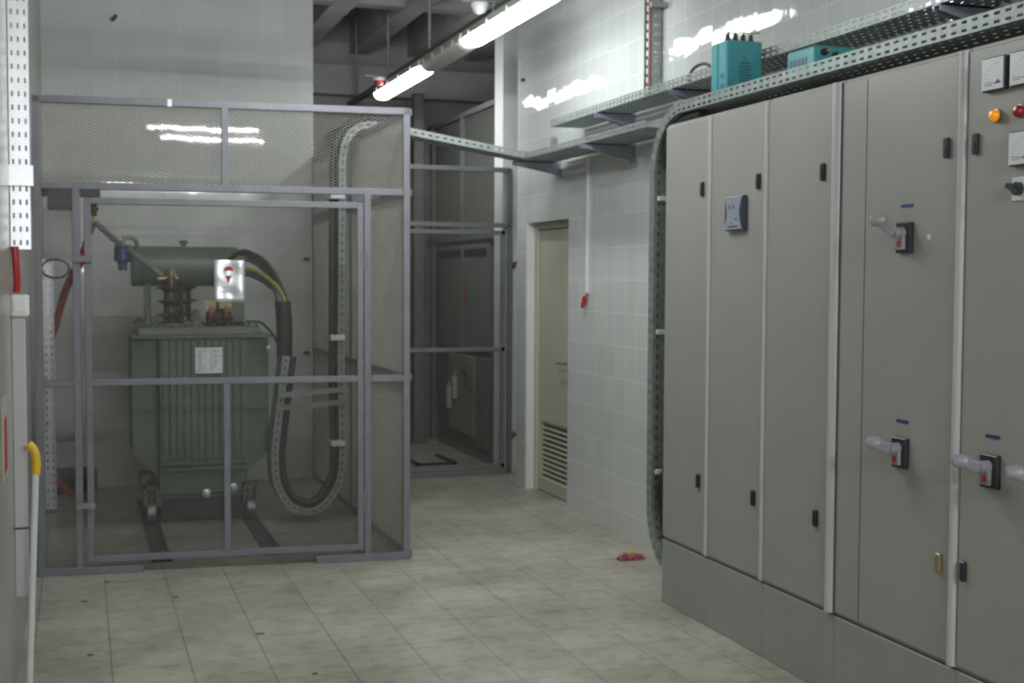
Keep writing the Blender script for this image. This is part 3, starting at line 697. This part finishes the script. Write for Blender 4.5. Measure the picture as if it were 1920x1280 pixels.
# black cover where the cables drop behind the end cabinet
m = MB(); m.tube(spline([(2.69, 5.16, 2.301), (2.69, 5.34, 2.298), (2.69, 5.46, 2.25), (2.69, 5.53, 2.13), (2.74, 5.548, 2.03)]), .02, 10)
tag(m.build('power_cable', 'black', smooth=True, org=(2.7, 5.4, 2.2)), 'black cable turning down behind the top corner of the end cabinet', 'cable')
m = MB(); m.tube(spline([(2.75, 5.548, .66), (2.69, 5.535, .56), (2.685, 5.52, .44), (2.685, 5.47, .27)]), .022, 10)
tag(m.build('power_cable', 'black', smooth=True, org=(2.7, 5.5, .4)), 'black cable end at the foot of the upright tray by the end cabinet', 'cable')
# cantilever brackets
def bracket(y, z, lab, x0=2.76):
    t = thing('cantilever_bracket', (XR, y, z), lab, 'bracket', 'cantilever brackets under the wall trays')
    m = MB()
    m.prism([(x0, y-.02, z), (x0, y-.02, z-.022), (XR-.006, y-.02, z-.08), (XR-.006, y-.02, z)], (0, .004, 0)); m.prism([(x0, y+.016, z), (x0, y+.016, z-.022), (XR-.006, y+.016, z-.08), (XR-.006, y+.016, z)], (0, .004, 0))
    m.box(x0, y-.02, z-.004, XR-.006, y+.02, z); m.build('arm', 'bracket', t)
    m = MB(); m.box(XR-.006, y-.035, z-.10, XR, y+.035, z+.012); p = m.build('wall_plate', 'bracket', t)
    for zz in (-.085, .0):
        m = MB(); m.lathe((XR-.006, y-.024, z+zz), (-1, 0, 0), [(0, .008), (.007, .008)], 6); m.build('bolt', 'galv_bright', p)
bracket(8.0, 2.333, 'violet-grey bracket under the lower tray corner, over the louvred door')
bracket(6.8, 2.333, 'violet-grey bracket under the lower tray between door and end cabinet')
bracket(6.8, 2.514, 'violet-grey bracket under the free end of the upper tray', 2.85)
bracket(5.82, 2.514, 'violet-grey bracket under the upper tray just behind the upright teal boxes', 2.85)
bracket(3.72, 2.514, 'violet-grey bracket under the upper tray above the widest cabinet', 2.85)
m = MB(); m.bar((3.07, 8.05, 2.30), (3.07, 8.05, 2.51), .04, .03)
hg = thing('tray_hanger', (3.05, 8.05, 2.3), 'short upright steel channel on the wall below the free end of the upper tray', 'bracket'); m.build('channel', 'galv', hg)
# tray rising up the wall, with red cable
t4 = thing('cable_tray', (3.02, 6.45, 2.55), 'perforated steel tray rising up the wall to the ceiling with a red cable', 'cable tray')
tray(t4, [(3.075, 6.405, 2.545), (3.075, 6.405, 3.99)], (0, 1, 0), .10, .055, flip=-1, rows=1, brows=2, sl=.032, sw=.028)
m = MB(); m.bar((3.09, 6.36, 3.06), (2.99, 6.36, 3.06), .03, .03); m.bar((3.05, 6.36, 3.06), (3.05, 6.40, 3.06), .03, .03); m.build('tray_clamp', 'galv', t4)
m = MB(); m.tube([(3.035, 6.46, 2.53), (3.04, 6.463, 3.2), (3.035, 6.458, 3.99)], .012, 10)
tag(m.build('power_cable', 'maroon', smooth=True, org=(3.04, 6.46, 2.55)), 'dull red cable inside the tray rising up the wall', 'cable')
m = MB(); m.tube(spline([(2.89, 5.70, 2.53), (2.89, 5.66, 2.585), (2.9, 5.58, 2.605), (2.9, 5.50, 2.585), (2.9, 5.46, 2.53)]), .008, 8)
tag(m.build('cable_loop', 'dgrey', smooth=True, org=(2.9, 5.5, 2.55)), 'small dark cable loop on the upper tray beside the upright teal boxes', 'cable')

# teal boxes (capacitors)
def capbox(name, y0, y1, x0, x1, z0, z1, label, term=True, lying=False):
    t = thing('capacitor_box', ((x0+x1)/2, (y0+y1)/2, z0), label, 'capacitor', 'teal capacitor boxes')
    MB().bbox(x0, y0, z0, x1, y1, z1, .006).build('case', 'teal', t)
    return t
zb = 2.328
c1 = capbox('a', 4.91, 4.988, 2.675, 2.852, zb, 2.592, 'teal metal box with four dark terminals standing upright on the tray')
c2 = capbox('b', 4.994, 5.055, 2.675, 2.852, zb, 2.592, 'teal metal box standing upright directly behind the one with printed front')
for (a, b, z0, z1) in [(2.743, 2.79, 2.492, 2.499), (2.755, 2.77, 2.514, 2.519)]+[(2.737, 2.797-.004*(i % 3), 2.478-.0125*i, 2.4835-.0125*i) for i in range(6)]:
    MB().box(a, 4.9085, z0, b, 4.9102, z1).build('print_line', 'teal_print', c1)
for (z0, z1) in ((2.43, 2.45), (2.385, 2.405)): MB().box(2.6735, 4.935, z0, 2.6752, 4.965, z1).build('side_print', 'teal_print', c1)
for i in range(4):
    x = 2.70+.038*i
    m = MB(); m.lathe((x, 4.95, 2.592), (0, 0, 1), [(0, .013), (.012, .013), (.016, .009), (.024, .011), (.034, .008)], 12); tt = m.build('terminal', 'brown', c1, smooth=True)
    m = MB(); m.cyl((x, 4.95, 2.622), (x, 4.95, 2.638), .004, 8); m.build('stud', 'brass', tt)
m = MB(); m.tube(spline([(2.70, 4.95, 2.632), (2.74, 4.948, 2.627), (2.78, 4.95, 2.634), (2.815, 4.95, 2.633), (2.86, 4.95, 2.639)]), .003, 6); m.build('link_wire', 'brass', c1)
c3 = capbox('c', 4.215, 4.415, 2.675, 2.852, zb, 2.449, 'teal metal box lying on its side on the tray, terminals facing out')
for i in range(3):
    x = 2.713+.05*i
    m = MB(); m.lathe((x, 4.215, 2.424-.012*i), (0, -1, 0), [(0, .014), (.012, .014), (.016, .009), (.03, .009)], 12); tt = m.build('terminal', 'brown', c3, smooth=True)
    m = MB(); m.cyl((x, 4.185, 2.424-.012*i), (x, 4.17, 2.424-.012*i), .005, 8); m.build('stud', 'brass', tt)
for i in range(5): MB().box(2.6735, 4.27+.027*i, 2.385, 2.6752, 4.288+.027*i, 2.412).build('side_print', 'teal_print', c3)

# conduit and its red-capped wires
cn = thing('conduit', (3.08, 7.46, 1.46), 'thin white conduit running down the wall from the lower tray', 'conduit')
m = MB(); m.bbox(3.072, 7.452, 1.455, 3.09, 7.476, 2.33, .004); m.build('channel', 'white', cn)
m = MB(); m.tube(spline([(3.08, 7.464, 1.46), (3.076, 7.47, 1.44), (3.07, 7.485, 1.43)]), .005, 8); wr = m.build('wire', 'red', cn, smooth=True)
m = MB(); m.cyl((3.07, 7.485, 1.435), (3.066, 7.51, 1.365), .012, 10); m.cyl((3.075, 7.475, 1.43), (3.072, 7.487, 1.38), .009, 10); m.build('wire_cap', 'red', cn, smooth=True)
# stubs sticking out of the walls
def stub(p, d_, label, mat='dgrey', r_=.012, tip=None):
    p = V(p); d_ = V(d_)
    m = MB(); m.tube([p, p+d_*.5, p+d_], r_, 8)
    if tip:
        t = thing('wall_stub', tuple(p), label, 'bolt', 'stubs left in the walls'); m.build('rod', mat, t)
        MB().lathe(p+d_*.4, d_, [(0, r_*1.6), (d_.length*.5, r_*1.8), (d_.length*.6, r_)], 10).build('cap', tip, t)
    else: tag(m.build('wall_stub', mat, org=tuple(p)), label, 'bolt', 'stubs left in the walls')
stub((XR, 8.72, 3.0), (-.03, 0, -.005), 'short dark stub high on the wall beside the bright lamp end')
stub((3.285, 9.45, 1.675), (-.045, -.03, -.03), 'small dark stub on the white wall end beside the dark cage', r_=.011, tip='maroon')
stub((3.285, 9.45, .30), (-.055, -.03, .02), 'low stub with an orange cap on the white wall end beside the dark cage', r_=.013, tip='copper')
stub((.27, YB, 3.44), (-.02, -.05, -.035), 'dark stub high on the tiled back wall above the cage', r_=.014)
stub((1.665, YB, 1.69), (-.035, -.03, 0), 'upper dark fixing at the back wall edge inside the mesh cage', r_=.014)
stub((1.665, YB, .97), (-.035, -.03, 0), 'lower dark fixing at the back wall edge inside the mesh cage', r_=.014)

# ------------------------------------------------------------------ lights
lt = thing('lamp_trunking', (2.41, 9, 3.18), 'long grey steel channel hung from ceiling rods above the lamps', 'trunking')
MB().box(2.385, 4.0, 3.15, 2.435, 11.7, 3.19).build('channel', 'dgrey', lt)
for y in (5.0, 6.27, 7.54, 8.82, 10.1, 11.35):
    m = MB(); m.cyl((2.40, y, 3.17), (2.40, y, ZC-.002), .013, 8); m.build('rod', 'galv', lt)
def fixture(y0, y1, label, lit=True, x=2.41, z=3.05):
    t = thing('fluorescent_lamp', (x, (y0+y1)/2, z), label, 'lamp', 'fluorescent lamps in the row')
    hw = .075
    m = MB(); m.prism([(x-hw, y0, z+.035), (x+hw, y0, z+.035), (x+hw*.8, y0, z+.09), (x-hw*.8, y0, z+.09)], (0, y1-y0, 0)); m.build('housing', 'housing', t, bevel=.006)
    n = 14; prof = [(x+hw*math.cos(a), z+.035-.055*math.sin(a)) for a in [PI*k/n for k in range(n+1)]]
    m = MB(); L_ = y1-y0; rings = []
    for (s, yy) in ((.35, 0), (.75, .012), (.93, .035), (1, .07), (1, L_-.07), (.93, L_-.035), (.75, L_-.012), (.35, L_)):
        rings.append([(x+(px-x)*s, y0+yy, z+.035+(pz-z-.035)*s) for px, pz in prof])
    vs = [p for r_ in rings for p in r_]; w_ = n+1; fs = []
    for i in range(len(rings)-1):
        for k in range(n): fs.append((i*w_+k, i*w_+k+1, (i+1)*w_+k+1, (i+1)*w_+k))
        fs.append((i*w_+n, i*w_, (i+1)*w_, (i+1)*w_+n))
    fs.append(tuple(range(w_))); fs.append(tuple((len(rings)-1)*w_+k for k in range(w_)))
    m.add(vs, fs); m.build('diffuser', 'lamp' if lit else 'unlit', t, smooth=True)
    for k in range(4):
        yy = y0+L_*(k+.5)/4
        for xx in (x-hw-.004, x+hw+.004): MB().box(xx-.008, yy-.012, z+.02, xx+.008, yy+.012, z+.06).build('cover_clip', 'housing', t)
    for yy in (y0-.03, y1): 
        m = MB(); m.cyl((x+.03, yy, z+.05), (x+.03, yy+.03, z+.05), .016, 10); m.build('cable_gland', 'white', t, smooth=True)
    for yy in (y0+.2, y1-.2):
        m = MB(); m.box(x-.015, yy-.015, z+.088, x+.015, yy+.015, z+.102); m.build('mounting_clip', 'steel', t)
    return t
fixture(6.33, 7.83, 'nearest lit fluorescent lamp, cut off by the top of the picture')
fixture(7.88, 8.88, 'grey unlit fluorescent fixture between the two lit lamps', lit=False)
fixture(8.93, 10.40, 'lit fluorescent lamp farther away beside the red detector')
# tube lamps outside the frame: front pair seen as reflections, rear pair added fill
def cross_lamp(x, y, z, label, along='x', L_=1.15, mt='tube'):
    t = thing('tube_lamp', (x, y, z), label, 'lamp', 'tube lamps above the cage front and cabinets')
    ex = V((1, 0, 0)) if along == 'x' else V((0, 1, 0)); ey = V((0, 1, 0)) if along == 'x' else V((1, 0, 0)); c = V((x, y, z))
    m = MB(); m.bar(c-ex*L_/2+Z*.04, c+ex*L_/2+Z*.04, .16, .03); m.build('housing', 'white', t)
    m = MB(); m.tube([c-ex*(L_/2-.02), c+ex*(L_/2-.02)], .016, 12); m.build('tube', mt, t, smooth=True)
    for s in (-1, 1): MB().bar(c+ex*(s*(L_/2-.01))-Z*.025, c+ex*(s*(L_/2-.01))+Z*.03, .03, .02, up=ex).build('tube_holder', 'white', t)
    m = MB(); m.cyl(c+Z*.055, (x, y, 3.998), .008, 8); m.build('rod', 'galv', t)
cross_lamp(1.22, 5.95, 3.07, 'tube lamp across the ceiling just before the cage')
cross_lamp(1.42, 5.0, 3.07, 'tube lamp across the ceiling over the end cabinet')
cross_lamp(.95, -2.55, 3.075, 'added fill tube lamp behind the camera, on the pole side', L_=1.2, mt='tube_fill')  # added fill pair, unseen, reflections hidden behind the cage rail
cross_lamp(2.20, -2.55, 3.065, 'added fill tube lamp behind the camera, on the cabinet side', L_=1.2, mt='tube_fill')
# the camera's own flash
fl = bpy.data.lights.new('camera_flash', 'AREA'); fl.shape = 'DISK'; fl.size = .07; fl.energy = 6.5
fo = bpy.data.objects.new('camera_flash', fl); COL.objects.link(fo); fo.matrix_world = co.matrix_world.copy(); fo.location = (0, -.02, HC+.13)
# detectors on arms
def detector(y, z, label, red):
    t = thing('smoke_detector', (2.30, y, z), label, 'detector', 'smoke detectors below the trunking')
    m = MB(); m.lathe((2.30, y, z+.045), (0, 0, -1), [(0, .02), (.004, .052), (.018, .056), (.03, .05), (.032, .046)], 24); b = m.build('base', 'white', t, smooth=True)
    m = MB(); m.lathe((2.30, y, z+.013), (0, 0, -1), [(0, .046), (.014, .044), (.03, .032), (.036, .012)], 24); m.build('sensor_head', 'red' if red else 'white', t, smooth=True)
    m = MB(); m.bar((2.19, y, z+.05), (2.40, y, z+.05), .03, .008); m.build('mounting_strip', 'galv', t)
    m = MB(); m.cyl((2.388, y, z+.05), (2.388, y, 3.16), .008, 8); m.build('stem', 'galv', t)
detector(7.30, 3.165, 'round white smoke detector above the nearest lit lamp', False)
detector(9.98, 3.12, 'red and white smoke detector beside the farther lit lamp', True)

# ------------------------------------------------------------------ dark cage at the back of the passage
dc_ = thing('rear_cage', (2.45, 9.65, 0), 'dark mesh cage front closing the passage beside the white wall end', 'cage')
x0, x1 = 1.78, 3.235; yq = YB-.03
def bq(a, b, name='rail', t=.036, mat='dframe', par=dc_): return MB().bar(a, b, t, t).build(name, mat, par, bevel=.003)
yq = 9.405
x1 = 3.215
for (xa, nm) in ((x0, 'post'), (x1, 'post')): bq((xa, yq, 0), (xa, yq, 2.41), nm)
for z in (2.40, 1.965, .02): bq((x0, yq, z), (x1, yq, z))
exp_mesh('mesh_panel', 'dmesh', dc_, (x0, yq+.012, 1.98), (1, 0, 0), x1-x0, (0, 0, 1), .41)
gb = MB(); g0, g1 = x0+.03, x1-.04
for xa in (g0+.015, g1-.015): gb.bar((xa, yq, .05), (xa, yq, 1.925), .034)
for z in (.067, .99, 1.908): gb.bar((g0, yq, z), (g1, yq, z), .034)
rg = gb.build('gate', 'dframe', dc_, bevel=.003)
exp_mesh('gate_mesh', 'dmesh', rg, (g0, yq+.012, .06), (1, 0, 0), g1-g0, (0, 0, 1), 1.85)
# tall mesh partition along the rear switchgear
mp = thing('mesh_partition', (3.2, 10.6, 0), 'tall dark mesh partition above the rear switchgear', 'partition')
for (a, b, nm) in (((3.2, 9.70, 2.975), (3.2, 11.78, 2.975), 'rail'), ((3.2, 10.64, 1.90), (3.2, 10.64, 2.96), 'post'), ((3.2, 11.6, 0), (3.2, 11.6, 2.96), 'post'), ((3.2, 9.70, 1.90), (3.2, 11.78, 1.90), 'rail')): bq(a, b, nm, .045, 'dframe', mp)
exp_mesh('mesh_panel', 'dmesh', mp, (3.21, 9.72, 1.92), (0, 1, 0), 2.05, (0, 0, 1), 1.04)
# rear switchgear seen through the mesh
rs = thing('rear_switchgear', (3.5, 10.6, 0), 'dark switchgear cubicle behind the mesh of the rear cage', 'electrical cabinet')
MB().bbox(3.22, 9.85, .05, 3.9, 11.45, 1.87, .006).build('body', 'sgear', rs)
MB().box(3.20, 9.85, 0, 3.9, 11.45, .05).build('plinth', 'dframe', rs)
for (ya, yb_) in ((9.88, 10.6), (10.63, 11.42)):
    MB().bbox(3.195, ya, .93, 3.222, yb_, 1.84, .004).build('door', 'sgear', rs)
    MB().box(3.187, ya+.05, 1.74, 3.197, yb_-.05, 1.80).build('vent_grille', 'black2', rs)
MB().bbox(3.18, 10.25, .18, 3.222, 11.0, .87, .006).build('lower_panel', 'sgear2', rs)
MB().bbox(3.19, 9.88, .12, 3.222, 10.22, .88, .004).build('door', 'sgear', rs)
MB().box(3.19, 10.54, 1.30, 3.196, 10.58, 1.52).build('red_label', 'red', rs)
m = MB(); m.bar((3.15, 10.45, .74), (3.08, 10.05, .84), .014); m.cyl((3.185, 10.45, .74), (3.14, 10.45, .74), .03, 12); m.build('operating_lever', 'steel', rs)
for i, (y, z, a) in enumerate(((10.96, .47, 'lower white paper tag hanging on the rear switchgear'), (10.78, .57, 'upper white paper tag hanging on the rear switchgear'))):
    m = MB(); m.box(3.168, y-.07, z-.10, 3.171, y+.07, z+.10); m.tube([(3.17, y, z+.1), (3.175, y, z+.15)], .003, 6)
    tag(m.build('paper_tag', 'paper', org=(3.17, y, z)), a, 'tag', 'paper tags on the rear switchgear')
# left hand post and cubicle in the rear room
rc = thing('rear_column', (3.0, 11.5, 0), 'dark upright column at the back of the rear cage', 'column')
MB().box(2.93, 11.3, 0, 3.02, 11.39, 3.25).build('shaft', 'dframe', rc)
MB().box(2.90, 11.27, 0, 3.05, 11.42, .02).build('base_plate', 'dframe', rc)
mb_ = thing('rear_cubicle', (2.55, 11.4, 0), 'black cubicle standing against the far wall of the rear room', 'electrical cabinet')
MB().bbox(2.2, 11.2, 0, 2.86, 11.78, 2.9, .01).build('body', 'black2', mb_)
MB().bbox(2.24, 11.18, .1, 2.82, 11.2, 2.8, .006).build('door', 'dgrey', mb_)
m = MB(); m.box(2.60, 9.95, 0, 2.95, 10.0, .02); m.box(2.60, 9.95, 0, 2.64, 10.5, .02); m.box(2.91, 9.95, 0, 2.95, 10.5, .02)
tag(m.build('floor_frame', 'black2', org=(2.8, 10.2, 0)), 'dark metal frame lying on the floor inside the rear cage', 'frame')

# ------------------------------------------------------------------ things on the near left wall
tw = thing('cable_tray', (-.21, 5.03, 1.65), 'bright shiny perforated tray hanging down the near wall by the hooked pole', 'cable tray')
tray(tw, [(XL+.004, 5.03, 1.65), (XL+.004, 5.03, 3.65)], (1, 0, 0), .068, .05, 'galv_bright', rows=2, brows=3, flip=-1)
m = MB(); m.box(XL, 5.0, 1.885, XL+.085, 5.04, 1.96); m.build('joint_plate', 'galv_bright', tw)
m = MB(); m.tube(spline([(-.228, 5.02, 1.66), (-.225, 5.02, 1.60), (-.222, 5.03, 1.54), (-.225, 5.04, 1.49)]), .014, 10)
tag(m.build('power_cable', 'red', smooth=True, org=(-.225, 5.02, 1.6)), 'short red cable dropping from the bright tray into the wall switch', 'cable')
ws = thing('wall_switch', (-.225, 5.04, 1.44), 'glossy white switch box on the near wall under the bright tray', 'switch')
MB().bbox(XL, 5.0, 1.40, -.182, 5.08, 1.48, .006).build('box', 'white', ws)
MB().bbox(-.235, 4.994, 1.415, -.192, 5.0, 1.465, .004).build('rocker', 'white', ws)
tn = thing('cable_trunking', (-.22, 5.04, .3), 'pale plastic trunking running down the near wall below the switch box', 'trunking')
MB().bbox(XL, 5.02, .34, -.197, 5.07, 1.395, .004).build('trunk', 'pvc', tn)
MB().box(XL, 5.015, .60, -.194, 5.075, .606).build('joint', 'dgrey', tn)
# hooked pole
pp = thing('hook_pole', (-.198, 4.93, 0), 'white pole with a yellow bent top standing against the near wall', 'pole')
m = MB(); m.tube([(-.198, 4.93, .0), (-.1635, 4.955, .85)], .0125, 14); m.build('shaft', 'pole', pp, smooth=True)
m = MB(); m.tube(spline([(-.164, 4.955, .815), (-.162, 4.957, .862), (-.170, 4.96, .903), (-.189, 4.965, .928)]), .016, 14); m.build('hooked_grip', 'yellow', pp, smooth=True)
# notice at the picture edge
nt_ = thing('wall_notice', (-.24, 4.45, 1.0), 'blurred red and white notice on the near wall at the picture edge', 'notice')
MB().box(XL, 4.36, .88, XL+.004, 4.62, 1.15).build('board', 'dull_board', nt_)
MB().box(XL+.004, 4.40, .90, XL+.005, 4.55, 1.08).build('red_panel', 'red', nt_)

# ------------------------------------------------------------------ litter on the floor
wp = thing('wrapper', (2.87, 6.28, 0), 'crumpled red and yellow wrapper on the floor by the upright tray', 'litter')
def crumple(c, lx, ly, hz, seed, nx=10, ny=6):
    rr = random.Random(seed); vs = []; fs = []
    for i in range(nx+1):
        for j in range(ny+1):
            a = PI*j/ny
            vs.append((c[0]+lx*(i/nx-.5), c[1]-math.cos(a)*ly/2+rr.uniform(-.004, .004), c[2]+hz*math.sin(a)*(.7+.5*rr.random())*(1 if 0 < i < nx else .5)))
    for i in range(nx):
        for j in range(ny): a = i*(ny+1)+j; fs.append((a, a+ny+1, a+ny+2, a+1))
    return MB().add(vs, fs)
crumple((2.86, 6.27, .001), .15, .05, .034, 3).build('foil', 'litter', wp, solid=.001)
crumple((2.875, 6.29, .012), .06, .04, .034, 5).build('printed_patch', 'litter_yellow', wp, solid=.001)
for i, (x, y, s, mt, lab) in enumerate(((.72, 5.44, .016, 'leaf', 'small green leaf scrap on the floor before the cage gate'), (.42, 6.2, .014, 'grit', 'dark crumb on the floor in front of the gate centre'), (-.0, 6.25, .014, 'grit', 'dark crumb on the floor near the hooked pole'), (.11, 6.62, .012, 'grit', 'dark crumb on the floor at the cage base rail'), (.02, 5.35, .013, 'grit', 'dark crumb on the floor well before the gate, pole side'), (.85, 4.82, .012, 'grit', 'dark crumb on the floor nearest the picture bottom'))):
    rr = random.Random(i+20); s *= .75; m = MB(); m.prism([(x+s*(.7+.6*rr.random())*math.cos(a)*1.4, y+s*(.7+.6*rr.random())*math.sin(a), .0005) for a in [2*PI*k/8 for k in range(8)]], (0, 0, .004))
    tag(m.build('floor_scrap', mt, org=(x, y, 0)), lab, 'litter', 'scraps on the floor')

# ------------------------------------------------------------------ world, colour management
wd = bpy.data.worlds.new('world'); S.world = wd; wd.use_nodes = True
bg = wd.node_tree.nodes['Background']; bg.inputs[0].default_value = (.5, .52, .55, 1); bg.inputs[1].default_value = .05
S.view_settings.view_transform = 'Standard'; S.view_settings.look = 'None'; S.view_settings.exposure = .6; S.view_settings.gamma = 1
S.view_settings.use_curve_mapping = False
S.cycles.use_denoising = True
S.cycles.max_bounces = 8; S.cycles.diffuse_bounces = 5
S.cycles.sample_clamp_indirect = 6
bpy.context.view_layer.update()
